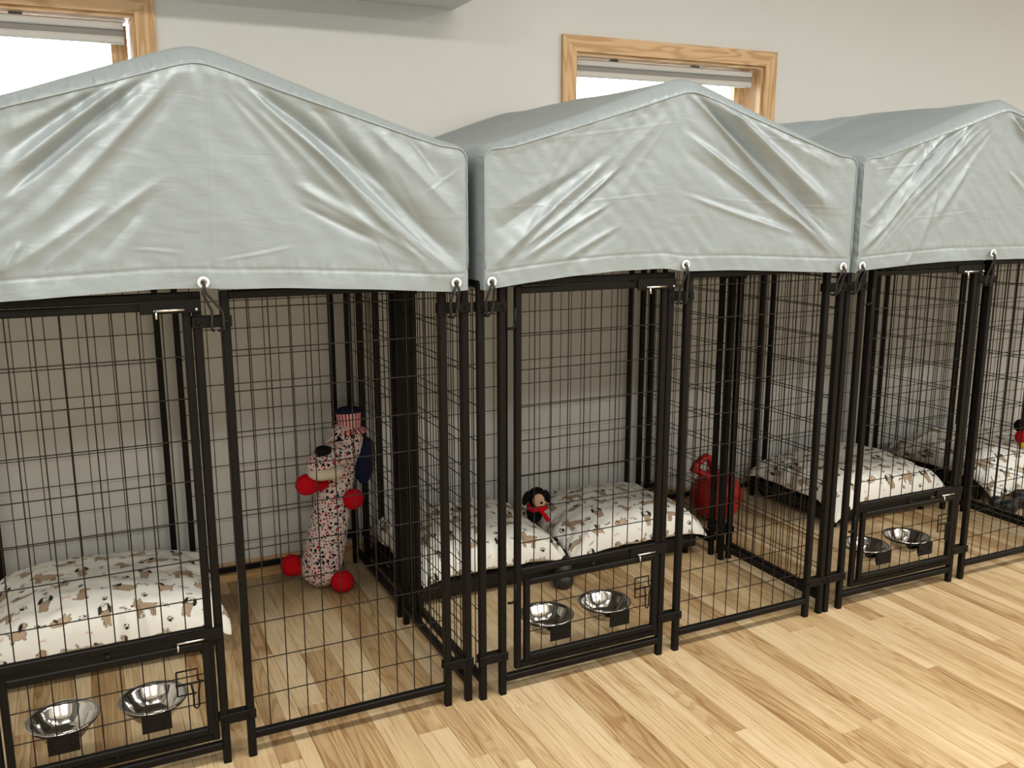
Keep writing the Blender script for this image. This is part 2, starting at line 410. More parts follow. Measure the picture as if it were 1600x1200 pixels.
def casing_board(a, b, c, d):
    """four corners of the face (x, z), extruded from the wall"""
    mb = MB(); yf = WALL_Y - .018
    vs_ = [(p[0], yf, p[1]) for p in (a, b, c, d)] + [(p[0], WALL_Y, p[1]) for p in (a, b, c, d)]
    return mb.add(vs_, [(0, 1, 2, 3), (4, 7, 6, 5), (0, 4, 5, 1), (1, 5, 6, 2), (2, 6, 7, 3), (3, 7, 4, 0)])
for n, (x0, x1, z0, z1) in enumerate(WIN):
    cw = .066; yb = WALL_Y + WALL_T
    fr = MB()   # outer sash frame set at the outside of the wall
    for a in ((x0 + .02, x0 + .075, z0 + .02, z1 - .02), (x1 - .075, x1 - .02, z0 + .02, z1 - .02), (x0 + .075, x1 - .075, z0 + .02, z0 + .075), (x0 + .075, x1 - .075, z1 - .075, z1 - .02)):
        fr.box(a[0], a[1], yb - .055, yb - .01, a[2], a[3])
    win = fr.build('window_%d' % (n + 1), M['pine_z'])
    tag(win, ['window with pine casing behind the leftmost kennel cover', 'window with pine casing behind the middle kennel cover'][n], 'window', kind='structure')
    casing_board((x0 - cw, z0 - cw), (x0, z0), (x0, z1), (x0 - cw, z1 + cw)).build('casing_board', M['pine_z'], win)
    casing_board((x1, z0), (x1 + cw, z0 - cw), (x1 + cw, z1 + cw), (x1, z1)).build('casing_board', M['pine_z'], win)
    casing_board((x0, z1), (x1, z1), (x1 + cw, z1 + cw), (x0 - cw, z1 + cw)).build('casing_board', M['pine_x'], win)
    casing_board((x0 - cw, z0 - cw), (x1 + cw, z0 - cw), (x1, z0), (x0, z0)).build('casing_board', M['pine_x'], win)
    MB().box(x0, x0 + .012, WALL_Y, yb, z0, z1).build('jamb', M['pine_z'], win)
    MB().box(x1 - .012, x1, WALL_Y, yb, z0, z1).build('jamb', M['pine_z'], win)
    MB().box(x0 + .012, x1 - .012, WALL_Y, yb, z1 - .012, z1).build('head_jamb', M['pine_x'], win)
    MB().box(x0 + .012, x1 - .012, WALL_Y, yb, z0, z0 + .012).build('sill', M['pine_x'], win)
    MB().box(x0 + .075, x1 - .075, yb - .035, yb - .030, z0 + .075, z1 - .075).build('pane', M['glass'], win)
    # rolled-up layered blind under the head jamb
    bl = empty('window_blind', ((x0 + x1) / 2, WALL_Y + .06, z1))
    tag(bl, ['grey banded blind raised in the left window', 'grey banded blind raised in the window behind the middle kennel'][n], 'blind', 'banded window blinds')
    hw = (x1 - x0) / 2 - .035
    b1 = MB(); prof = [(.0, -.020), (-.018, -.020), (-.022, -.024), (-.022, -.042), (-.018, -.046), (.0, -.046)]
    def bar(prof):
        k = len(prof); return MB().add([(-hw, a, b) for a, b in prof] + [(hw, a, b) for a, b in prof],
                                       [(i, i + k, (i + 1) % k + k, (i + 1) % k) for i in range(k)] + [tuple(range(k)), tuple(range(2 * k - 1, k - 1, -1))])
    bar(prof).build('head_rail', M['blind_light'], bl)
    bar([(0, -.046), (-.010, -.046), (-.012, -.068), (0, -.068)]).build('dark_band', M['blind_dark'], bl)
    bar([(0, -.068), (-.016, -.068), (-.020, -.074), (-.020, -.088), (-.014, -.093), (0, -.093)]).build('bottom_rail', M['blind_light'], bl)
    for sx in (-.6, .32):
        MB().box(sx * hw - .02, sx * hw + .02, -.016, .0, -.020, -.0125).build('bracket', M['bracket'], bl)

# ------------------------------------------------------------------ kennels
W, G, GC = .574, .067, .0658       # panel width, gap between panels, gap at the corners
XC = W + G / 2
SX = 2 * W + G                      # right-hand front post
DEP = [0.0, .562, .627, 1.189]      # side posts
T = .021                            # steel tube
ZT = 1.258                          # top rail
PH = 1.268
WR = .00165                         # wire radius

def wires(mb, axis, a0, a1, fixed, z0, z1, zstart, step_v=.0535, step_h=.1055, off=0.0):
    """welded wire grid between a0..a1 along x or y, z0..z1"""
    def P(a, z, o=0.0): return (a, fixed + o, z) if axis == 'x' else (fixed + o, a, z)
    n = max(1, int(round((a1 - a0) / step_v)))
    for i in range(1, n):
        a = a0 + (a1 - a0) * i / n
        mb.tube([P(a, z0), P(a, z1)], WR, 5, caps=False)
    z = zstart
    while z < z1 - .02:
        mb.tube([P(a0, z, WR * 1.8 + off), P(a1, z, WR * 1.8 + off)], WR, 5, caps=False); z += step_h

def make_kennel():
    k = empty('dog_kennel')
    def post(parent, p, z0=0.0, z1=PH):
        mb = MB().prism((p[0], p[1], z0), (p[0], p[1], z1), T); return mb.build('post', M['steel'], parent)
    def rail(parent, p0, p1, name='rail', t=T, b=None): return MB().prism(p0, p1, t, b, up=(0, 0, 1)).build(name, M['steel'], parent)
    def wire_panel(axis, a0, a1, fixed):
        mb = MB(); wires(mb, axis, a0, a1, fixed, .062, ZT, .168)
        wp = mb.build('wire_panel', M['wire'], k, True)
        Q = (lambda a, z: (a, fixed, z)) if axis == 'x' else (lambda a, z: (fixed, a, z))
        post(wp, Q(a0, 0)); post(wp, Q(a1, 0))
        rail(wp, Q(a0 + T / 2, .062), Q(a1 - T / 2, .062), 'bottom_rail'); rail(wp, Q(a0 + T / 2, ZT), Q(a1 - T / 2, ZT), 'top_rail')
    wire_panel('x', W + G, SX, 0)                                  # front right
    wire_panel('x', 0, W, DEP[3]); wire_panel('x', W + G, SX, DEP[3])  # back
    for xs in (-GC, SX + GC):
        wire_panel('y', DEP[0], DEP[1], xs); wire_panel('y', DEP[2], DEP[3], xs)
    # door surround
    post(k, (0, 0)); post(k, (W, 0))
    rail(k, (T / 2, 0, .052), (W - T / 2, 0, .052), 'bottom_rail'); rail(k, (T / 2, 0, ZT), (W - T / 2, 0, ZT), 'top_rail')
    # the tall door
    dl, dr = .049, .549
    dm = MB(); wires(dm, 'x', dl, dr, -.004, .391, 1.236, .478)
    door = dm.build('door', M['wire'], k, True)
    MB().prism((dl, -.004, .078), (dl, -.004, 1.245), .019).build('stile', M['steel'], door)
    MB().prism((dr, -.004, .078), (dr, -.004, 1.245), .019).build('stile', M['steel'], door)
    for z in (.087, .391, 1.236): rail(door, (dl + .0095, -.004, z), (dr - .0095, -.004, z), 'rail', .019)
    for z in (.30, 1.13):
        MB().tube([(.012, -.012, z), (.026, -.016, z), (.034, -.016, z + .004), (.036, -.016, z + .012), (.036, -.016, z + .058)], .0042, 8).build('hinge_pin', M['steel'], door, True)
    def latch(parent, z, yy):
        pl = MB().box(dr - .105, W + .008, yy - .006, yy, z - .016, z + .016).build('latch_plate', M['steel'], parent)
        return pl
    latch(door, 1.236, -.0135)
    lb = MB().tube([(dr - .075, -.0225, 1.228), (dr - .005, -.0225, 1.228)], .0032, 8).tube([(dr - .070, -.0225, 1.228), (dr - .070, -.033, 1.224), (dr - .070, -.036, 1.210)], .0026, 8).tube([(dr + .020, -.0215, 1.228), (dr + .026, -.0215, 1.228)], .004, 8)
    lb.build('latch_bolt', M['chrome'], door, True)
    # feeding door with two bowl brackets
    fl, frr, fz0, fz1, fy = .074, .537, .114, .358, -.016
    fm = MB(); wires(fm, 'x', fl, frr, fy, fz0, fz1, .193, .0535, .082)
    fd = fm.build('feeding_door', M['wire'], k, True)
    for xx in (fl, frr): MB().prism((xx, fy, fz0 - .009), (xx, fy, fz1 + .009), .018).build('stile', M['steel'], fd)
    for z in (fz0, fz1): rail(fd, (fl + .009, fy, z), (frr - .009, fy, z), 'rail', .018)
    for z in (fz0 - .011, fz1 + .014): MB().tube([((fl + frr) / 2, fy, z - .009), ((fl + frr) / 2, fy, z + .009)], .007, 8).build('pivot', M['steel'], fd, True)
    latch(fd, .383, -.0135)
    MB().tube([(frr - .07, -.0235, .376), (frr - .004, -.0235, .376)], .0030, 8).tube([(frr - .068, -.0235, .376), (frr - .068, -.034, .372), (frr - .068, -.036, .360)], .0025, 8).build('latch_bolt', M['chrome'], fd, True)
    for bx in BOWL_X:
        mb = MB().box(bx - .036, bx + .036, fy - .0075, fy - .0035, .148, .196)
        mb.box(bx - .030, bx + .030, fy + .003, fy + .006, .155, .19)
        br = mb.build('bowl_bracket', M['steel'], fd)
        ring = MB(); ring.tube([(bx + .0810 * math.cos(a), BOWL_Y + .0810 * math.sin(a), .188) for a in np.linspace(0, 2 * PI, 32, endpoint=False)], .0028, 6, closed=True)
        ring.tube([(bx, BOWL_Y - .082, .188), (bx, fy + .006, .182)], .004, 6)
        ring.build('ring', M['steel'], br, True)
        for s in (-.022, .022): MB().lathe([(0, -.003), (.005, -.002), (.006, 0)], 8).build('screw', M['steel'], br).matrix_local = Matrix.Translation((bx + s, fy - .008, .172)) @ Matrix.Rotation(-PI / 2, 4, 'X')
    # spring latch bent from wire
    lx = .49
    sl = MB()
    sl.tube([(lx - .030, fy - .006, .298), (lx - .030, fy - .008, .232), (lx + .016, fy - .008, .232)], .0026, 6)
    sl.tube([(lx - .030, fy - .006, .298), (lx + .022, fy - .006, .298), (lx + .022, fy - .006, .268), (lx + .028, fy - .006, .262)], .0026, 6)
    sl.tube([(lx - .034, fy - .009, .262), (lx + .036, fy - .009, .262)], .0032, 6)
    sl.tube([(lx + .004, fy - .012, .262), (lx + .008, fy - .012, .235), (lx + .008, fy - .012, .197), (lx + .014, fy - .012, .190), (lx + .021, fy - .012, .197), (lx + .021, fy - .012, .235), (lx + .026, fy - .012, .262)], .0026, 6)
    sl.build('spring_latch', M['steel'], fd, True)
    # clips that join the panels
    bolt_me = MB().lathe([(0, -.0045), (.0045, -.0035), (.0065, 0), (.0065, .001)], 8).mesh('bolt'); bolt_me.materials.append(M['steel'])
    def clip(p0, p1, out, z):
        p0 = Vector((p0[0], p0[1], z)); p1 = Vector((p1[0], p1[1], z)); o = Vector(out); d = (p1 - p0).normalized()
        mb = MB(); e = T / 2 + .003
        mb.prism(p0 - d * e + o * (T / 2 + .002), p1 + d * e + o * (T / 2 + .002), .028, .004, .0012, up=o)
        mb.prism(p0 - d * e - o * (T / 2 + .002), p1 + d * e - o * (T / 2 + .002), .028, .004, .0012, up=o)
        mb.prism(p0 + d * (T / 2 + .002) - Vector((0, 0, -.012)), p1 - d * (T / 2 + .002) - Vector((0, 0, -.012)), .003, T + .006, .0005, up=o)
        c = mb.build('clip', M['steel'], k)
        for p in (p0, p1):
            b = bpy.data.objects.new('bolt', bolt_me); COL.objects.link(b); b.parent = c
            b.matrix_local = Matrix.Translation(p + o * (T / 2 + .005)) @ Vector((0, 0, -1)).rotation_difference(o).to_matrix().to_4x4()
    for z in (.129, 1.194):
        for a, b in (((-GC, 0), (0, 0)), ((W, 0), (W + G, 0)), ((SX, 0), (SX + GC, 0))): clip(a, b, (0, -1, 0), z)
        for a, b in (((-GC, DEP[3]), (0, DEP[3])), ((W, DEP[3]), (W + G, DEP[3])), ((SX, DEP[3]), (SX + GC, DEP[3]))): clip(a, b, (0, -1, 0), z)
        clip((-GC, DEP[1]), (-GC, DEP[2]), (1, 0, 0), z); clip((SX + GC, DEP[1]), (SX + GC, DEP[2]), (-1, 0, 0), z)
    # roof frame under the cover
    for xs in (-GC + .012, SX + GC - .012):
        for y in (.012, DEP[1], DEP[3] - .012):
            zt = 1.57
            MB().prism((xs, y, ZT + .012), (xs, y, zt), .016).build('roof_upright', M['steel'], k)
            MB().prism((xs, y, zt), (XC, y, 1.765), .016, up=(0, 1, 0)).build('rafter', M['steel'], k)
    MB().prism((XC, .012, 1.765), (XC, DEP[3] - .012, 1.765), .016).build('ridge_pole', M['steel'], k)
    return k

BOWL_X = (.19, .405); BOWL_Y = .072
KEN = [(-1.3886, .0131, .0017), (0, 0, .0002), (1.376, -.0015, -.0176), (2.785, -.030, -.010)]
KLAB = ['black wire kennel nearest the left edge, with the stuffed dog in its corner',
        'middle black wire kennel with two pillows and two bowls on its door',
        'black wire kennel right of the middle one, red ball at its left',
        'farthest black wire kennel, seen through the mesh at the right edge']
k0 = make_kennel()
kennels = []
for i, (kx, ky, kr) in enumerate(KEN):
    o = k0 if i == 0 else copy_tree(k0)
    o.location = (kx, ky, 0); o.rotation_euler = (0, 0, kr)
    tag(o, KLAB[i], 'dog kennel', 'wire dog kennels in a row'); kennels.append(o)
def kpt(i, p):
    kx, ky, kr = KEN[i]; c, s = math.cos(kr), math.sin(kr)
    return (kx + c * p[0] - s * p[1], ky + s * p[0] + c * p[1], p[2])

# ------------------------------------------------------------------ covers
FOLDS_1 = [(0.695,1.768,1.244,1.287,0.02,0.01), (0.734,1.743,1.047,1.52,0.022,-0.008), (0.863,1.719,1.257,1.311,0.03,-0.01), (0.801,1.699,1.172,1.298,0.022,0.008), (0.712,1.722,1.043,1.378,0.03,0.006), (1.006,1.672,1.267,1.428,0.03,0.006), (1.118,1.639,1.193,1.544,0.008,0.004), (1.02,1.386,1.056,1.317,0.006,-0.004), (1.151,1.498,1.261,1.567,0.008,0.003), (0.821,1.526,1.013,1.416,0.02,0.005), (0.521,1.778,0.182,1.487,0.022,-0.01), (0.473,1.759,0.187,1.534,0.02,0.009), (0.433,1.751,0.191,1.577,0.02,-0.007), (0.564,1.774,0.233,1.427,0.022,0.008), (0.394,1.651,0.182,1.478,0.018,0.007), (0.396,1.739,0.196,1.62,0.02,0.006), (0.509,1.53,0.235,1.323,0.018,0.005), (0.466,1.464,0.364,1.359,0.018,-0.004), (0.392,1.477,0.173,1.332,0.02,0.006), (0.626,1.835,0.616,1.31,0.006,0.0012), (0.434,1.376,0.549,1.362,0.008,0.004), (0.635,1.344,0.807,1.371,0.008,0.004), (0.213,1.395,0.167,1.326,0.012,0.005), (0.417,1.556,0.419,1.464,0.008,0.003), (0.833,1.476,1.035,1.378,0.012,-0.004)]
FOLDS_2 = [(0.585,1.8,1.2,1.326,0.014,0.014), (0.619,1.794,1.188,1.395,0.03,-0.016), (0.601,1.673,1.182,1.335,0.018,0.008), (0.608,1.62,1.102,1.337,0.03,-0.005), (0.672,1.796,1.159,1.464,0.022,0.01), (0.319,1.596,-0.05,1.302,0.018,0.008), (0.364,1.578,0.051,1.353,0.012,0.008), (0.276,1.592,-0.037,1.398,0.03,-0.007), (0.331,1.474,0.051,1.324,0.012,0.006), (0.359,1.407,0.177,1.317,0.014,0.005), (0.241,1.577,-0.021,1.454,0.03,0.004), (-0.053,1.463,0.522,1.506,0.005,0.0025), (0.609,1.499,1.229,1.459,0.005,0.0025), (-0.021,1.635,0.542,1.707,0.005,0.0022), (0.838,1.684,1.143,1.639,0.006,0.003), (0.609,1.497,1.065,1.372,0.012,0.005), (0.993,1.448,1.196,1.309,0.012,0.005), (0.578,1.309,0.538,1.801,0.006,0.0008), (0.783,1.748,1.194,1.582,0.03,0.006)]
FOLDS_3 = [(0.494,1.821,-0.058,1.311,0.012,0.01), (0.422,1.772,-0.008,1.441,0.018,-0.01), (0.324,1.735,-0.044,1.407,0.016,0.01), (0.195,1.697,0.044,1.542,0.02,-0.006), (0.461,1.716,-0.036,1.327,0.016,0.008), (0.481,1.792,0.024,1.361,0.014,-0.008), (0.618,1.78,0.726,1.687,0.01,0.006), (0.629,1.768,0.879,1.586,0.014,0.008), (0.655,1.775,0.948,1.536,0.02,-0.008), (0.712,1.771,1.162,1.498,0.02,0.008), (0.649,1.583,0.756,1.51,0.012,0.004), (0.163,1.422,0.478,1.446,0.005,0.0025), (-0.031,1.583,0.272,1.619,0.006,0.003), (-0.06,1.407,-0.011,1.395,0.008,0.003), (0.67,1.455,1.069,1.433,0.006,0.0025), (0.57,1.437,0.599,1.307,0.006,0.003), (0.186,1.299,0.165,1.264,0.012,0.004), (0.43,1.592,0.281,1.415,0.02,0.005), (0.3,1.532,0.21,1.31,0.016,0.004)]
FOLDS = [FOLDS_1, FOLDS_2, FOLDS_3, FOLDS_1]
CHW = .682          # half width of a cover
YF, YB = -.034, 1.214
FOLD_GAIN = 1.2

def crest(dx): return 1.8535 - .343 * np.sqrt(dx * dx + .042 ** 2)
def cover_profile():
    """roof outline from the left hem over the apex to the right hem: points and inset distance"""
    r = .05; xe = CHW - r; zc = float(crest(np.array(xe)))
    side = [(-CHW, z) for z in np.linspace(1.243, zc - r * .95, 30)]
    arc = []
    for t in np.linspace(0, 1, 14)[1:]:
        a = PI - t * (PI / 2 - .3)
        arc.append((-xe + r * math.cos(a), zc - r * .95 + r * math.sin(a) ))
    # blend the arc end into the slope
    xs = np.linspace(arc[-1][0], 0, 210)[1:]
    c0 = float(crest(np.array(arc[-1][0]))) - arc[-1][1]
    slope = [(x, float(crest(np.array(x))) - c0 * math.exp(-(x - arc[-1][0]) / .05)) for x in xs]
    left = side + arc + slope
    right = [(-p[0], p[1]) for p in left[-2::-1]]
    P = np.array(left + right)
    ax = np.abs(P[:, 0])
    return P, np.interp(ax, [0, .2, .60, .655, CHW], [.044, .042, .024, .015, .010])
PROF, INSET = cover_profile()
tn = np.gradient(PROF, axis=0); tn /= np.linalg.norm(tn, axis=1)[:, None]
NRM = np.stack([-tn[:, 1], tn[:, 0]], 1)     # outward
INNER = PROF - NRM * INSET[:, None]

HEM = [[(-.68, 1.243), (-.45, 1.266), (-.12, 1.281), (-.02, 1.279), (.03, 1.275), (.18, 1.271), (.43, 1.256), (.61, 1.242), (.68, 1.246)],
       [(-.68, 1.241), (-.64, 1.247), (-.54, 1.258), (-.38, 1.273), (-.25, 1.281), (-.07, 1.284), (-.02, 1.273), (.2, 1.269), (.46, 1.255), (.61, 1.247), (.68, 1.245)],
       [(-.68, 1.247), (-.47, 1.26), (-.25, 1.27), (0, 1.269), (.2, 1.268), (.5, 1.252), (.68, 1.245)]]
HEM.append(HEM[0])

def cover_face(i, y0, sgn, folds, nx=270, nz=130):
    """front (sgn=-1) or back (sgn=+1) gable face"""
    ka = len(INNER) // 2 - int(np.argmax((INNER[len(INNER) // 2::-1, 1] < INNER[len(INNER) // 2, 1] - .235) | (INNER[len(INNER) // 2::-1, 0] < -CHW + .022))); A = INNER[ka]; roofp = INNER[ka:len(INNER) - ka]; roofp = roofp[np.argsort(roofp[:, 0])]
    low = INNER[len(INNER) - 1 - ka:]; low = low[np.argsort(low[:, 1])]     # right side below the corner, by height
    hwz = lambda z: np.interp(z, low[:, 1], low[:, 0])
    hwi = abs(A[0])
    dx = np.linspace(roofp[0, 0], roofp[-1, 0], nx); top = np.interp(dx, roofp[:, 0], roofp[:, 1])
    hem = np.interp(dx, [h[0] for h in HEM[i]], [h[1] for h in HEM[i]])
    hem = np.convolve(np.pad(hem, 6, 'edge'), np.ones(13) / 13, 'valid')
    t = np.linspace(0, 1, nz)[:, None]
    Z = hem[None] + (top - hem)[None] * t
    Xx = dx[None] * (1 + (hwz(np.minimum(Z, A[1])) / hwi - 1))
    lx, lz = Xx + XC, Z
    d = np.zeros_like(Z)
    for (x0, z0, x1, z1, w, a) in folds:
        if w < .0095: w, a = w * .6, a * .42
        ux, uz = x1 - x0, z1 - z0; L = math.hypot(ux, uz); ux /= L; uz /= L
        s = ((lx - x0) * ux + (lz - z0) * uz) / L
        bow = .004 * np.sin(np.clip(s, 0, 1) * PI) * (1 if int(x0 * 1000) % 2 else -1) * min(1, L / .4)
        n = (lx - x0) * -uz + (lz - z0) * ux + bow
        sc = np.clip(s, -.15, 1.15)
        taper = np.exp(-((sc - .5) / .46) ** 6) * np.exp(-(np.maximum(0, np.abs(s - .5) - .6) * L / .02) ** 2)
        ww = w * (.55 + .45 * np.clip(s, 0, 1))
        d += FOLD_GAIN * a * taper * (.6 * np.exp(-(n / ww) ** 2) + .5 * np.exp(-np.abs(n) / (.55 * ww)) - .35 * np.exp(-((n - 1.9 * ww) / ww) ** 2))
    seed = 30 + i * 3 + (5 if sgn > 0 else 0)
    d += .0035 * wavy(lx, lz, seed, 9) + .0009 * wavy(lx + lz, (lx - lz) * .3, seed + 1, 60)
    # fans of fine tension folds from the apex and from the tied hem corners
    if folds:
        for (fx, fz, amp, fr, r0, r1, th0) in ((XC, 1.80, .0028, 34, .06, .62, None), (XC + .64, 1.27, .0030, 40, .04, .62, 2.36), (XC - .64, 1.27, .0030, 40, .04, .62, .80)):
            th = np.arctan2(lz - fz, lx - fx); rr = np.hypot(lx - fx, lz - fz)
            env = np.clip((rr - r0) / .08, 0, 1) * np.clip((r1 - rr) / .25, 0, 1) * np.minimum(1, rr / .25)
            if th0 is None: sect = np.exp(-((np.abs(th + PI / 2) - .86) / .22) ** 2)
            else: sect = np.exp(-((th - th0) / .28) ** 2)
            w1 = wavy(th, rr * .25, seed + 21 + int(fx * 10), fr, 6)
            d += amp * env * sect * (np.abs(w1) ** .8 * np.sign(w1))
    # stitched hem line, gathers along the gable seam and along the hem
    hz = Z - hem[None]
    d -= .0022 * np.exp(-((hz - .046) / .0035) ** 2)
    d += .0014 * np.exp(-((hz - .05) / .016) ** 2) * wavy(lx, lz * .2, seed + 7, 150, 4)
    d += .004 * np.exp(-(hz / .04) ** 2) * wavy(lx, 0 * lz, seed + 8, 22)
    tz = top[None] - Z
    d += .0028 * np.exp(-(tz / .055) ** 2) * wavy(lx, lz * .15, seed + 9, 110, 6)
    d += .0022 * np.exp(-(tz / .14) ** 2) * wavy(lx * 1.0, lz * .1, seed + 12, 45, 5) * np.exp(-((lx - XC) / .25) ** 2)
    d += .008 * (1 - (2 * t - 1) ** 2) * np.cos(Xx / CHW * PI / 2) * -1      # slack middle
    edge = np.clip((hwi - np.abs(dx[None])) / .03, 0, 1) * np.clip(tz / .02 + .0, 0, 1)
    d *= edge
    # hem corners curl round the edge
    P = np.stack([Xx, y0 + sgn * d, Z], -1)
    return grid_mesh('cover_face', P, flip=(sgn > 0))

def cover_sweep(i):
    ys = np.concatenate([[YF, YF + .002, YF + .006, YF + .012, YF + .022, YF + .034, YF + .05], np.linspace(YF + .08, YB - .08, 44), [YB - .05, YB - .034, YB - .022, YB - .012, YB - .006, YB - .002, YB]])
    rows = []
    s_arc = np.concatenate([[0], np.cumsum(np.linalg.norm(np.diff(PROF, axis=0), axis=1))])
    for y in ys:
        e = min(y - YF, YB - y); R = .05
        f = 0.0 if e >= R else .75 * (1 - e / R) + .25 * (1 - math.sqrt(max(0, 1 - (1 - e / R) ** 2)))
        off = -INSET * f
        # slack between the three rafters, gathers near the seam
        u = (y - .0) / .59
        sag = abs(math.sin(PI * min(max(u, 0), 2))) ** .8
        roof = np.clip((PROF[:, 1] - 1.5) / .1, 0, 1)
        mid = np.clip(1 - np.abs(np.abs(PROF[:, 0]) - .36) / .36, 0, 1)
        off = off - .022 * sag * roof * (.25 + mid) + .004 * wavy(s_arc, np.full_like(s_arc, y), 60 + i, 14) * sag
        off = off + .0026 * math.exp(-((e - .012) / .018) ** 2) * wavy(s_arc, np.full_like(s_arc, y * .3), 70 + i, 330, 6) * (1 if e > .001 else 0)
        p = PROF + NRM * off[:, None]
        rows.append(np.stack([p[:, 0], np.full(len(p), y), p[:, 1]], -1))
    return grid_mesh('roof_and_sides', np.array(rows))

CLAB = ['large silver grey cover on the kennel at the left edge', 'silver grey cover on the middle kennel, below the wood framed window',
        'silver grey cover cut by the right edge of the picture', 'unseen silver grey cover on the farthest kennel, added for its shade']  # last cover is out of view, added to shade the farthest kennel
tor = MB()
tor.lathe([(.0075, .0), (.0085, -.0022), (.0115, -.0026), (.0145, -.001), (.0145, .001), (.0085, .002)], 20, closed=True)
grommet_me = tor.mesh('grommet'); grommet_me.materials.append(M['paper']); grommet_me.polygons.foreach_set('use_smooth', [True] * len(grommet_me.polygons))
for i in range(4):
    c = empty('kennel_cover', kpt(i, (XC, 0, 0)), KEN[i][2])
    tag(c, CLAB[i], 'kennel cover', 'silver kennel covers')
    link('front_panel', cover_face(i, YF, -1, FOLDS[i]), M['satin'], c)
    link('roof_panel', cover_sweep(i), M['satin'], c)
    k1_ = int(np.argmax(INNER[:, 1] > 1.30))
    path = INNER[k1_:len(INNER) - k1_:2]
    MB().tube([(q[0], YF - .0012 + .0008 * math.sin(j * 2.1), q[1]) for j, q in enumerate(path)], .0022, 6).build('seam_binding', M['satin'], c, True)
    link('back_panel', cover_face(i, YB, 1, [], 80, 40), M['satin'], c)
    # grommets and elastic loops
    for j, (gx, gz, cx) in enumerate(((-.655, 1.266, -.640), (-.018 + .01 * (i == 1), 1.293, .0), (.635, 1.266, .640))):
        g = bpy.data.objects.new('grommet', grommet_me); COL.objects.link(g); g.parent = c
        g.matrix_local = Matrix.Translation((gx, YF - .0075, gz)) @ Matrix.Rotation(-PI / 2, 4, 'X')
        lp = MB()
        if j == 1:
            for s in (-1, 1):
                lp.tube([(gx, YF + .006, gz + .002), (gx, YF - .014, gz - .004), (gx + s * .004, YF - .016, gz - .025), (cx + s * .012 + (.012 if i == 0 else 0), -.024, 1.22), (cx + s * .014 + (.012 if i == 0 else 0), -.0215, 1.196), (cx + s * .014 + (.012 if i == 0 else 0), -.022, 1.176), (cx + s * .006 + (.01 if i == 0 else 0), .0, 1.170)], .0034, 8)
        else:
            pts = [(gx, YF + .006, gz + .002), (gx, YF - .013, gz - .003), (gx + .004, YF - .018, gz - .02), (gx + .009, -.034, 1.225), (gx + .010, -.026, 1.20), (gx + .006, -.024, 1.180), (gx, -.014, 1.168), (gx - .006, .0, 1.170)]
            lp.tube(pts, .0034, 8)
            lp.tube([(gx - .004, YF - .014, gz - .006), (gx - .010, -.040, 1.235), (gx - .014, -.030, 1.208), (gx - .010, -.026, 1.182), (gx - .004, -.016, 1.170)], .0034, 8)
        lp.build('bungee_loop', M['cord'], c, True)

# ------------------------------------------------------------------ bowls
def make_bowl():
    prof = [(0, .004), (.040, .004), (.050, .010), (.064, .030), (.0745, .048), (.079, .0545), (.087, .0550), (.0885, .0535), (.087, .052), (.0795, .0515), (.0765, .047), (.066, .028), (.052, .0075), (.042, .0005), (0, .0005)]
    return MB().lathe(prof, 48).mesh('food_bowl')
bowl_me = make_bowl(); bowl_me.materials.append(M['stainless']); bowl_me.polygons.foreach_set('use_smooth', [True] * len(bowl_me.polygons))
BL = [['stainless bowl at the lower left corner of the picture', 'stainless bowl beside the wire latch of the left kennel'],
      ['left stainless bowl on the middle kennel door', 'right stainless bowl on the middle kennel door, below the black toy'],
      ['stainless bowl half hidden by a door post, right of the middle kennel', 'stainless bowl beside the latch of the rightmost visible door']]
for i in range(3):
    for j in range(2):
        b = bpy.data.objects.new('food_bowl', bowl_me); COL.objects.link(b)
        b.location = kpt(i, (BOWL_X[j], BOWL_Y, .1405)); b.rotation_euler = (0, 0, .5 * i + j)
        tag(b, BL[i][j], 'bowl', 'stainless food bowls')

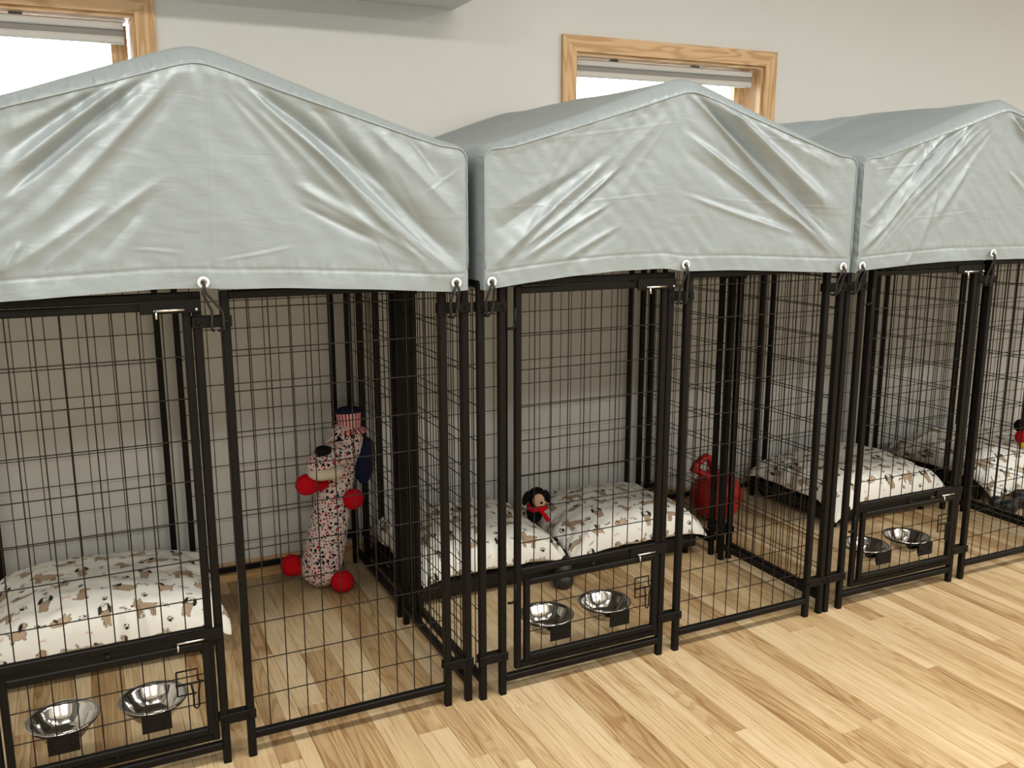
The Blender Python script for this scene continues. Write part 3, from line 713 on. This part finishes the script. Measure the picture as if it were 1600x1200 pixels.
# ------------------------------------------------------------------ raised cots
def make_cot(x0, x1, y0, y1, h, label, tagged=False):
    cx, cy = (x0 + x1) / 2, (y0 + y1) / 2; a, b = (x1 - x0) / 2, (y1 - y0) / 2
    o = empty('raised_dog_cot', (cx, cy, 0)); tag(o, label, 'dog cot', 'black raised cots')
    # sling wrapped over the rails: sagging top, skirt on all sides
    n = 24; u = np.linspace(-1, 1, n); U, V = np.meshgrid(u, u)
    sag = .012 * (1 - U ** 2) * (1 - V ** 2)
    top = np.stack([U * a, V * b, h - sag - .004 * np.maximum(np.abs(U), np.abs(V)) ** 20], -1)
    sl = link('sling', grid_mesh('sling', top), M['cot'], o)
    sk = MB()
    loop = [(-a, -b), (a, -b), (a, b), (-a, b)]
    for i in range(4):
        p, q = loop[i], loop[(i + 1) % 4]; k = 16
        vs_ = []; off = Vector((q[1] - p[1], p[0] - q[0])).normalized()
        for j in range(k + 1):
            t = j / k; x, y = p[0] + (q[0] - p[0]) * t, p[1] + (q[1] - p[1]) * t
            bu = .006 * math.sin(PI * t)
            for dz, do in ((-.003, 0), (-.014, .004), (-.028, .004), (-.056, 0), (-.056, -.02)):
                vs_.append((x + off.x * (do - bu), y + off.y * (do - bu), h + dz))
        sk.add(vs_, [(j * 5 + m_, (j + 1) * 5 + m_, (j + 1) * 5 + m_ + 1, j * 5 + m_ + 1) for j in range(k) for m_ in range(4)])
    sk.build('skirt', M['cot'], sl, True)
    for sx in (-1, 1):
        for sy in (-1, 1):
            MB().tube([(sx * (a - .03), sy * (b - .03), 0), (sx * (a - .03), sy * (b - .03), h - .02)], .014, 10).build('leg', M['steel'], o, True)
    for sy in (-1, 1): MB().tube([(-a + .02, sy * (b - .02), h - .025), (a - .02, sy * (b - .02), h - .025)], .012, 8).build('side_rail', M['steel'], o, True)
    for sx in (-1, 1): MB().tube([(sx * (a - .02), -b + .02, h - .025), (sx * (a - .02), b - .02, h - .025)], .012, 8).build('end_rail', M['steel'], o, True)
    if tagged:
        MB().box(-a - .0085, -a - .0065, .02, .055, h - .048, h - .020).build('paper_tag', M['paper'], o)
    return o
COTH = .090
make_cot(-1.42, -.755, .640, 1.165, COTH, 'black low cot under the pillow at the left edge')
make_cot(-.045, .590, .665, 1.165, COTH, 'black low cot under the left pillow of the middle kennel', True)
make_cot(.596, 1.225, .665, 1.165, COTH, 'black low cot under the right pillow of the middle kennel')
make_cot(1.975, 2.600, .620, 1.145, COTH, 'black low cot in the kennel right of the middle one')
make_cot(2.925, 3.56, .600, 1.14, COTH, 'black low cot in the farthest kennel at the right edge')

# ------------------------------------------------------------------ printed pillows
def seg(px, py, a, b):
    ax, ay = a; bx, by = b; dx, dy = bx - ax, by - ay
    t = np.clip(((px - ax) * dx + (py - ay) * dy) / (dx * dx + dy * dy + 1e-12), 0, 1)
    return np.hypot(px - ax - t * dx, py - ay - t * dy)
def ell(px, py, cx, cy, rx, ry, rot=0.0):
    c, s = math.cos(rot), math.sin(rot); x, y = (px - cx) * c + (py - cy) * s, -(px - cx) * s + (py - cy) * c
    k = np.sqrt((x / rx) ** 2 + (y / ry) ** 2); return (k - 1) * min(rx, ry)
LET = {'D': [[(0, 0), (0, 1), (.45, .88), (.62, .5), (.45, .12), (0, 0)]], 'O': [[(.3 + .3 * math.cos(a), .5 + .5 * math.sin(a)) for a in np.linspace(0, 2 * PI, 11)]],
       'G': [[(.6, .85), (.35, 1), (.05, .75), (.02, .3), (.3, 0), (.6, .2), (.6, .5), (.35, .5)]], 'H': [[(0, 0), (0, 1)], [(.55, 0), (.55, 1)], [(0, .5), (.55, .5)]],
       'A': [[(0, 0), (.3, 1), (.6, 0)], [(.12, .4), (.48, .4)]], 'P': [[(0, 0), (0, 1), (.45, .95), (.5, .6), (0, .45)]], 'Y': [[(0, 1), (.28, .5)], [(.56, 1), (.28, .5), (.28, 0)]]}
TAN = np.array((.40, .30, .205)); TAN2 = np.array((.30, .215, .14)); INK = np.array((.018, .016, .015)); LINE = np.array((.10, .075, .055)); PINK = np.array((.72, .50, .45)); WHITE = np.array((.83, .835, .785)); GREYP = np.array((.62, .60, .55))
def paint_motif(col, x, y, kind, flip):
    """x, y in cm around the motif centre"""
    if flip: x = -x
    def fill(d, c, soft=.05):
        a = np.clip(.5 - d / soft, 0, 1)[:, None]; col[:] = col * (1 - a) + c * a
    def body(parts, c):
        d = np.minimum.reduce(parts); fill(d, c); fill(np.abs(d) - .045, LINE)
    def cap(a, b, r): return seg(x, y, a, b) - r
    if kind == 0:      # long-haired standing dog
        body([ell(x, y, 0, 0, 2.0, 1.05), cap((-1.5, -.4), (-1.6, -2.3), .28), cap((-.9, -.5), (-.9, -2.3), .26), cap((1.3, -.4), (1.4, -2.3), .28), cap((1.9, -.2), (2.0, -2.3), .24),
              ell(x, y, -1.9, 1.2, 1.0, .95), cap((-2.6, .9), (-3.1, .8), .26), cap((-2.2, 1.8), (-2.3, 2.5), .22), cap((-1.5, 1.8), (-1.3, 2.4), .22), cap((1.9, .4), (3.0, -.2), .35)], TAN)
        fill(ell(x, y, -3.15, .85, .22, .16), INK); fill(cap((2.6, .1), (3.2, .3), .3), WHITE); fill(np.abs(cap((2.6, .1), (3.2, .3), .3)) - .04, LINE); fill(ell(x, y, -1.7, .0, .5, .8), TAN2)
    elif kind == 1:    # sitting dog seen from the front with dark ears
        body([ell(x, y, 0, -.6, 1.05, 1.75), cap((-.45, -1), (-.5, -2.5), .38), cap((.45, -1), (.5, -2.5), .38)], TAN)
        body([ell(x, y, 0, 1.5, .85, .95)], WHITE * .9)
        fill(ell(x, y, -1.05, 1.1, .42, 1.15, -.25), INK); fill(ell(x, y, 1.05, 1.1, .42, 1.15, .25), INK)
        fill(ell(x, y, 0, 1.65, .2, .16), INK); fill(ell(x, y, -.35, 2.0, .1, .1), INK); fill(ell(x, y, .35, 2.0, .1, .1), INK); fill(cap((-.6, .5), (.6, .5), .09), LINE)
    elif kind == 2:    # lying / playing dog
        body([ell(x, y, .3, -.2, 1.9, .85), ell(x, y, -1.7, .2, .9, .75), cap((-1.0, -.8), (-2.2, -1.0), .22), cap((1.6, -.6), (.8, -1.0), .26), cap((2.0, .3), (2.6, 1.4), .16)], TAN)
        fill(ell(x, y, -1.25, .6, .4, .75, -.8), INK); fill(ell(x, y, -2.5, .1, .18, .14), INK)
    elif kind == 3:    # small sitting puppy in profile
        body([ell(x, y, .2, -.8, .95, 1.3, .2), ell(x, y, -.4, 1.0, .85, .75), cap((-.4, -.8), (-.6, -2.0), .26), cap((1.0, -1.7), (1.9, -1.2), .15), cap((-1.1, .8), (-1.4, .8), .3)], TAN)
        fill(ell(x, y, -1.55, .95, .16, .13), INK); fill(ell(x, y, .2, .9, .35, .7, .2), TAN2)
    elif kind == 4:    # bicolour hound: tan with a dark ear and saddle
        body([ell(x, y, .2, -.6, 1.6, .95, .2), ell(x, y, -.9, .9, .8, .7), cap((-.8, -.9), (-1.0, -1.9), .22), cap((1.2, -.9), (1.3, -1.9), .25), cap((1.6, .0), (2.4, 1.0), .14)], TAN * 1.15)
        fill(ell(x, y, -.45, .8, .38, .95, .3), INK); fill(ell(x, y, -1.65, .8, .16, .12), INK)
    elif kind == 5:    # paw print
        fill(ell(x, y, 0, -.25, .62, .5), INK)
        for a, b in ((-.8, .25), (-.3, .75), (.3, .75), (.8, .25)): fill(ell(x, y, a, b, .22, .32), INK)
    elif kind in (6, 7):
        if flip: x = -x
        w = 'DOG' if kind == 6 else 'HAPPY'; h = .85 if kind == 6 else .62; adv = .85 * h
        ox = -adv * len(w) / 2
        for q, ch in enumerate(w):
            for st in LET[ch]:
                for a, b in zip(st[:-1], st[1:]):
                    wob = .12 * math.sin(q * 1.7)
                    fill(seg(x, y, (ox + q * adv + a[0] * h, (a[1] - .5) * h + wob), (ox + q * adv + b[0] * h, (b[1] - .5) * h + wob)) - .065, INK)
    elif kind == 8:    # pale bone
        fill(np.minimum.reduce([cap((-.7, 0), (.7, 0), .2), ell(x, y, -.8, .22, .28, .26), ell(x, y, -.8, -.22, .28, .26), ell(x, y, .8, .22, .28, .26), ell(x, y, .8, -.22, .28, .26)]), PINK)
    elif kind == 9:    # outline puppy rolling
        d = np.minimum.reduce([ell(x, y, 0, 0, 1.7, .8, .3), ell(x, y, -1.6, -.4, .8, .65), cap((.8, .5), (1.5, 1.4), .2), cap((.2, .6), (.5, 1.5), .2)])
        fill(d, TAN * 1.25); fill(np.abs(d) - .05, LINE); fill(ell(x, y, -1.3, .2, .3, .6, .9), INK * 2)

def paint_print(px, py, seed):
    r = random.Random(seed)
    col = np.repeat(WHITE[None], len(px), 0)
    P = .122
    def stamp(cx, cy, kind, rot, sc=1.0):
        rad = .040 * sc
        s = (np.abs(px - cx) < rad) & (np.abs(py - cy) < rad)
        if not s.any(): return
        c_, s_ = math.cos(rot), math.sin(rot)
        X = ((px[s] - cx) * c_ + (py[s] - cy) * s_) * 100 / sc; Y = (-(px[s] - cx) * s_ + (py[s] - cy) * c_) * 100 / sc
        sub = col[s]; paint_motif(sub, X, Y, kind, r.random() < .4); col[s] = sub
    x_lo, x_hi, y_lo, y_hi = px.min(), px.max(), py.min(), py.max()
    rows = int((y_hi - y_lo) / (P * .82)) + 2; n = 0
    order = [0, 1, 3, 2, 4, 9, 1]
    for j in range(rows):
        cols = int((x_hi - x_lo) / P) + 2
        for i in range(cols):
            cx = x_lo + (i + (.5 if j % 2 else 0)) * P + r.uniform(-.008, .008); cy = y_lo + j * P * .82 + r.uniform(-.007, .007)
            stamp(cx, cy, order[(i + j * 3) % len(order)], r.uniform(-.2, .2), r.uniform(1.38, 1.55))
            sx, sy = cx + P * .5, cy + r.uniform(-.012, .012)
            kk = [6, 5, 7, 8, 6, 7, 5][(i * 2 + j * 3) % 7]
            stamp(sx, sy, kk, r.choice([0, .2, -.3, 1.4, -.5]), 1.32)
            stamp(cx + r.uniform(-.01, .01), cy + P * .42, [7, 8, 5, 6][(i + j) // 2 % 4], r.uniform(-.5, .5), 1.0)
    return col

def make_pillow(label, cx, cy, z0, sx, sy, h, rot, seed, shape=None, n=250, sags=()):
    a, b = sx / 2, sy / 2
    lin = np.linspace(-1, 1, n)
    # denser towards the edge, where the cloth turns
    u = np.sign(lin) * (1 - (1 - np.abs(lin)) ** 1.85)
    U, V = np.meshgrid(u, u)
    e = np.maximum(np.abs(U), np.abs(V))
    fx = 1 - .055 * np.cos(V * PI / 2) ** 2 * np.abs(U) ** 3; fy = 1 - .055 * np.cos(U * PI / 2) ** 2 * np.abs(V) ** 3
    Xp, Yp = U * a * fx, V * b * fy
    prof = np.sqrt(np.clip((1 - np.abs(U) ** 3.6) * (1 - np.abs(V) ** 3.6), 0, 1))
    seam = .26 * h + .004 * wavy(Xp * 1.0, Yp, seed, 40)
    ang = np.arctan2(V * sy, U * sx)
    pl = wavy(ang * .5, ang * 0, seed + 1, 46, 6)
    edgew = np.exp(-((1 - e) / .17) ** 2)
    top = seam + (h - .26 * h) * prof ** .82
    top += .010 * pl * edgew * np.clip((1 - e) * 12, 0, 1) + .006 * wavy(Xp, Yp, seed + 2, 16) * prof + .0022 * wavy(Xp, Yp, seed + 3, 60) * prof
    # overhanging rim and corners droop
    cor = np.clip((np.abs(U) - .75) / .25, 0, 1) * np.clip((np.abs(V) - .75) / .25, 0, 1)
    droop = -.018 * cor
    for su, sv, amt in sags:
        droop = droop - amt * (np.clip((su * U - .45) / .55, 0, 1) ** 1.5 if su else 1) * np.clip((sv * V - .45) / .55, 0, 1) ** 1.5
    bot = seam * e ** 5 + .001
    wob = .010 * pl * edgew
    Xp = Xp + wob * np.cos(ang); Yp = Yp + wob * np.sin(ang)
    if shape is not None: top = shape(U, V, Xp, Yp, top, prof)
    bot = np.minimum(bot, top - .0002 * (e < .9999))
    T3 = np.stack([Xp, Yp, top + droop], -1); B3 = np.stack([Xp, Yp, bot + droop * (e ** 6)], -1)
    B3 = B3[::5, ::5] if (n - 1) % 5 == 0 else B3
    # arc length coordinates so that the print keeps its scale on the steep sides
    du = np.linalg.norm(np.diff(T3, axis=1), axis=2); dv = np.linalg.norm(np.diff(T3, axis=0), axis=2)
    au = np.concatenate([np.zeros((n, 1)), np.cumsum(du, 1)], 1); av = np.concatenate([np.zeros((1, n)), np.cumsum(dv, 0)], 0)
    mid = n // 2; k_ = np.ones(31) / 31
    pu = au - au[:, mid:mid + 1]; pv = av - av[mid:mid + 1]
    sm = lambda A, ax: np.apply_along_axis(lambda q: np.convolve(np.pad(q, 15, 'edge'), k_, 'valid'), ax, A)
    pu = sm(pu, 0); pv = sm(pv, 1)
    col = paint_print(pu.ravel(), pv.ravel(), seed)
    mt_ = grid_mesh('pillow', T3); 
    ca = mt_.color_attributes.new('print', 'FLOAT_COLOR', 'POINT')
    ca.data.foreach_set('color', np.concatenate([col, np.ones((len(col), 1))], 1).astype(np.float32).reshape(-1))
    mt_.materials.append(M['print'])
    o = empty('dog_bed_pillow', (cx, cy, z0), rot); tag(o, label, 'pillow', 'dog print pillows')
    link('top_cover', mt_, None, o)
    mb_ = grid_mesh('pillow_base', B3, flip=True)
    cb = mb_.color_attributes.new('print', 'FLOAT_COLOR', 'POINT')
    cb.data.foreach_set('color', np.tile(np.append(WHITE, 1).astype(np.float32), B3.shape[0] * B3.shape[1]))
    mb_.materials.append(M['print']); link('base_cover', mb_, None, o)
    return o

PZ = COTH - .002
def sh1(U, V, X, Y, top, prof): return top + .010 * prof * np.cos(U * 2.2 + .4)
make_pillow('dog print pillow at the left edge, lying behind the nearest bowls', -1.075, .885, PZ, .73, .60, .165, .0, 101, sh1, 341, ((1, -1, .025),))
def sh2(U, V, X, Y, top, prof): return top - .050 * prof * np.clip((U - .1) / .9, 0, 1) ** 2 + .010 * prof * np.sin(V * 2 + U)
make_pillow('left of the two dog print pillows in the middle kennel', .262, .895, PZ, .632, .58, .170, -.01, 202, sh2, 321, ((-1, -1, .02), (1, -1, .02)))
def sh3(U, V, X, Y, top, prof): return top - .035 * prof * np.clip((-U - .1) / .9, 0, 1) ** 2 - .015 * prof * np.clip((V - .2) / .8, 0, 1)
make_pillow('right of the two dog print pillows in the middle kennel',   .910, .890, PZ, .645, .58, .150, .01, 303, sh3, 321, ((1, -1, .01), (-1, -1, .02)))
def sh4(U, V, X, Y, top, prof): return top - .012 * prof * np.cos(U * 3 + V * 2)
make_pillow('dog print pillow in the kennel right of the middle one', 2.275, .868, PZ, .710, .62, .165, .0, 404, sh4, 321, ((-1, -1, .055),))
def sh5(U, V, X, Y, top, prof): return top + .05 * prof * np.clip(V, 0, 1)
make_pillow('dog print pillow at the right edge behind the black bone', 3.225, .815, PZ, .70, .67, .155, .0, 505, sh5, 251, ((0, -1, .055), (-1, -1, .01)))

# ------------------------------------------------------------------ toys
def blob(name, prims, mt, parent=None, voxel=.006, smooth=8):
    """one continuous soft body grown from ellipsoids and tapered limbs"""
    bm = bmesh.new()
    for p in prims:
        if p[0] == 'e':
            _, c, r = p[:3]; R = p[3] if len(p) > 3 else Matrix.Identity(4)
            bmesh.ops.create_uvsphere(bm, u_segments=20, v_segments=14, radius=1.0, matrix=Matrix.Translation(c) @ R @ Matrix.Diagonal((*r, 1)))
        else:
            _, p0, r0, p1, r1 = p
            for t in np.linspace(0, 1, 14):
                c = Vector(p0).lerp(Vector(p1), t); r = r0 + (r1 - r0) * t
                bmesh.ops.create_uvsphere(bm, u_segments=16, v_segments=10, radius=r, matrix=Matrix.Translation(c))
    me = bpy.data.meshes.new(name + '_raw'); bm.to_mesh(me); bm.free()
    t = bpy.data.objects.new(name + '_raw', me); COL.objects.link(t)
    rm = t.modifiers.new('r', 'REMESH'); rm.mode = 'VOXEL'; rm.voxel_size = voxel
    s = t.modifiers.new('s', 'SMOOTH'); s.factor = .5; s.iterations = smooth
    dg = bpy.context.evaluated_depsgraph_get(); dg.update()
    out = bpy.data.meshes.new_from_object(t.evaluated_get(dg))
    out.name = name; out.materials.clear()
    bpy.data.objects.remove(t); bpy.data.meshes.remove(me)
    return link(name, out, mt, parent, True)

# long stuffed dog leaning in the back corner of the left kennel
dog = empty('stuffed_toy_dog', (-.27, 1.03, 0))
tag(dog, 'tall stuffed toy dog in star print with striped hat and red paws', 'toy')
body = blob('body', [('l', (-.030, -.01, .086), .080, (.005, .02, .20), .080), ('l', (.005, .02, .20), .080, (.058, .045, .40), .068), ('l', (.058, .045, .40), .066, (.082, .03, .54), .074),
                     ('e', (.090, .02, .560), (.075, .070, .085)), ('l', (.07, -.01, .535), .060, (-.015, -.060, .515), .056), ('e', (-.022, -.065, .510), (.062, .058, .055))], M['stars'], dog, .006, 8)
blob('mouth', [('e', (-.026, -.080, .488), (.058, .052, .032)), ('e', (.012, -.083, .485), (.046, .044, .030))], M['cream_felt'], body, .005, 6)
blob('nose', [('e', (-.026, -.100, .575), (.034, .026, .020))], M['black_felt'], body, .004, 4)
for e_ in ((.052, -.045, .597), (.105, -.047, .602)): blob('eye', [('e', e_, (.009, .006, .010))], M['black_felt'], body, .003, 2)
blob('ear', [('e', (.160, -.012, .490), (.040, .028, .095), Matrix.Rotation(.14, 4, 'Y'))], M['navy_felt'], dog, .005, 5)
blob('ear', [('e', (.075, .105, .50), (.036, .022, .080), Matrix.Rotation(.1, 4, 'Y'))], M['navy_felt'], dog, .005, 5)
blob('paw', [('e', (-.082, -.060, .440), (.045, .032, .042)), ('l', (-.06, -.045, .43), .030, (-.01, -.01, .42), .024)], M['red_felt'], dog, .005, 5)
blob('paw', [('e', (.098, -.045, .352), (.041, .032, .042))], M['red_felt'], dog, .005, 5)
blob('paw', [('e', (-.132, .045, .088), (.045, .045, .043)), ('l', (-.12, .04, .08), .03, (-.06, .01, .075), .025)], M['red_felt'], dog, .005, 5)
blob('paw', [('e', (.030, -.092, .044), (.046, .042, .043))], M['red_felt'], dog, .005, 5)
hat = MB().lathe([(.042, 0), (.043, .004), (.046, .03), (.049, .062), (.047, .064), (0, .064)], 40).build('hat', M['stripes'], dog, True)
hat.matrix_local = Matrix.Translation((.112, .025, .618)) @ Matrix.Rotation(-.12, 4, 'X') @ Matrix.Rotation(.0, 4, 'Y')
MB().lathe([(.044, .058), (.050, .060), (.0505, .068), (.046, .078), (.03, .083), (0, .084)], 40).build('hat_band', M['navy_felt'], hat, True)
br = MB(); npt = 48
br.lathe([(.040, .004), (.060, -.002), (.074, -.012), (.076, -.016), (.072, -.016), (.058, -.008), (.040, -.002)], npt)
bo = br.build('hat_brim', M['stripes'], hat, True)

# red ball with a moulded handle
ball = empty('handle_ball', (1.575, .975, 0)); tag(ball, 'red ball with a loop handle behind the kennel posts', 'toy')
bb_ = MB().lathe([(0.0, 0.0)] + [(.122 * math.sin(t) ** .93, .118 - .118 * math.cos(t)) for t in np.linspace(.12, PI - .45, 26)] + [(.05, .228), (.046, .236), (0, .238)], 40)
bb_.build('ball', M['red_plastic'], ball, True)
hp = [(-.035, -.01, .205), (-.075, -.012, .228), (-.115, -.014, .252), (-.150, -.015, .268), (-.135, -.015, .286), (-.105, -.013, .306), (-.075, -.012, .318), (-.058, -.010, .310), (-.045, -.010, .285), (-.030, -.010, .255), (-.018, -.010, .225)]
MB().tube(hp, [.020, .017, .016, .016, .017, .017, .017, .017, .017, .018, .020], 10, sx=1.2).build('handle', M['red_plastic'], ball, True)

# black rubber cone toy on the floor under the middle cot
kg = MB().lathe([(0, 0), (.022, .0), (.034, .008), (.039, .024), (.036, .040), (.029, .049), (.0275, .052), (.031, .060), (.0325, .070), (.029, .082), (.0225, .089), (.0215, .092), (.0235, .099), (.022, .108), (.014, .114), (0, .115)], 32)
o = kg.build('chew_toy', M['rubber'], None, True); o.location = (.549, .608, 0); o.scale = (1.1, 1.1, 1.1)
tag(o, 'black ribbed rubber chew toy on the floor above the right bowl', 'toy')

# black bone in the farthest kennel
bone = blob('chew_bone', [('e', (.0, -.030, .038), (.040, .038, .038)), ('e', (-.004, .036, .038), (.036, .036, .037)), ('l', (.01, .0, .038), .024, (.15, .0, .038), .024), ('e', (.165, -.03, .038), (.038, .037, .038)), ('e', (.165, .035, .038), (.036, .036, .037))], M['rubber'], None, .005, 4)
bone.location = (2.885, .435, 0); tag(bone, 'black bone shaped chew toy on the floor at the right edge', 'toy')

# small plush between the two pillows (plain soft toy)
pt = empty('small_plush_toy', (.545, .835, .228)); tag(pt, 'small black plush toy with red scarf between the two pillows', 'toy')
pb = blob('body', [('e', (0, .01, .0), (.034, .030, .042)), ('e', (.004, .0, .072), (.040, .036, .042))], M['black_felt'], pt, .004, 5)
blob('face', [('e', (.000, -.022, .068), (.027, .018, .030)), ('e', (.002, -.034, .056), (.024, .014, .016))], M['tan_felt'], pb, .0035, 4)
blob('nose', [('e', (.000, -.050, .063), (.007, .005, .005))], M['black_felt'], pb, .002, 2)
blob('ear', [('e', (-.045, .0, .074), (.014, .016, .032), Matrix.Rotation(.35, 4, 'Y'))], M['black_felt'], pt, .004, 4)
blob('ear', [('e', (.052, .0, .068), (.014, .016, .032), Matrix.Rotation(-.35, 4, 'Y'))], M['black_felt'], pt, .004, 4)
MB().tube([(.004 + .034 * math.cos(t), -.004 + .032 * math.sin(t), .032 + .003 * math.sin(3 * t)) for t in np.linspace(0, 2 * PI, 24, endpoint=False)], .011, 8, closed=True).build('scarf', M['red_felt'], pt, True)
blob('scarf_knot', [('e', (.006, -.040, .026), (.012, .008, .012)), ('l', (.008, -.040, .02), .007, (.03, -.050, -.012), .011)], M['red_felt'], pt, .003, 3)
blob('paw', [('e', (.034, -.045, -.012), (.016, .014, .018))], M['grey_felt'], pt, .0035, 3)

p4 = empty('plush_toy', (3.29, .66, .248)); tag(p4, 'red and yellow plush toy cut by the right edge of the picture', 'toy')
blob('body', [('e', (0, 0, .03), (.035, .03, .035))], M['red_felt'], p4, .004, 4)
blob('head', [('e', (.01, .02, .085), (.034, .03, .034))], M['black_felt'], p4, .004, 4)
blob('foot', [('e', (.022, -.03, -.004), (.018, .024, .014))], M['yellow_felt'], p4, .004, 4)
blob('foot', [('e', (-.022, -.03, -.004), (.018, .024, .014))], M['yellow_felt'], p4, .004, 4)
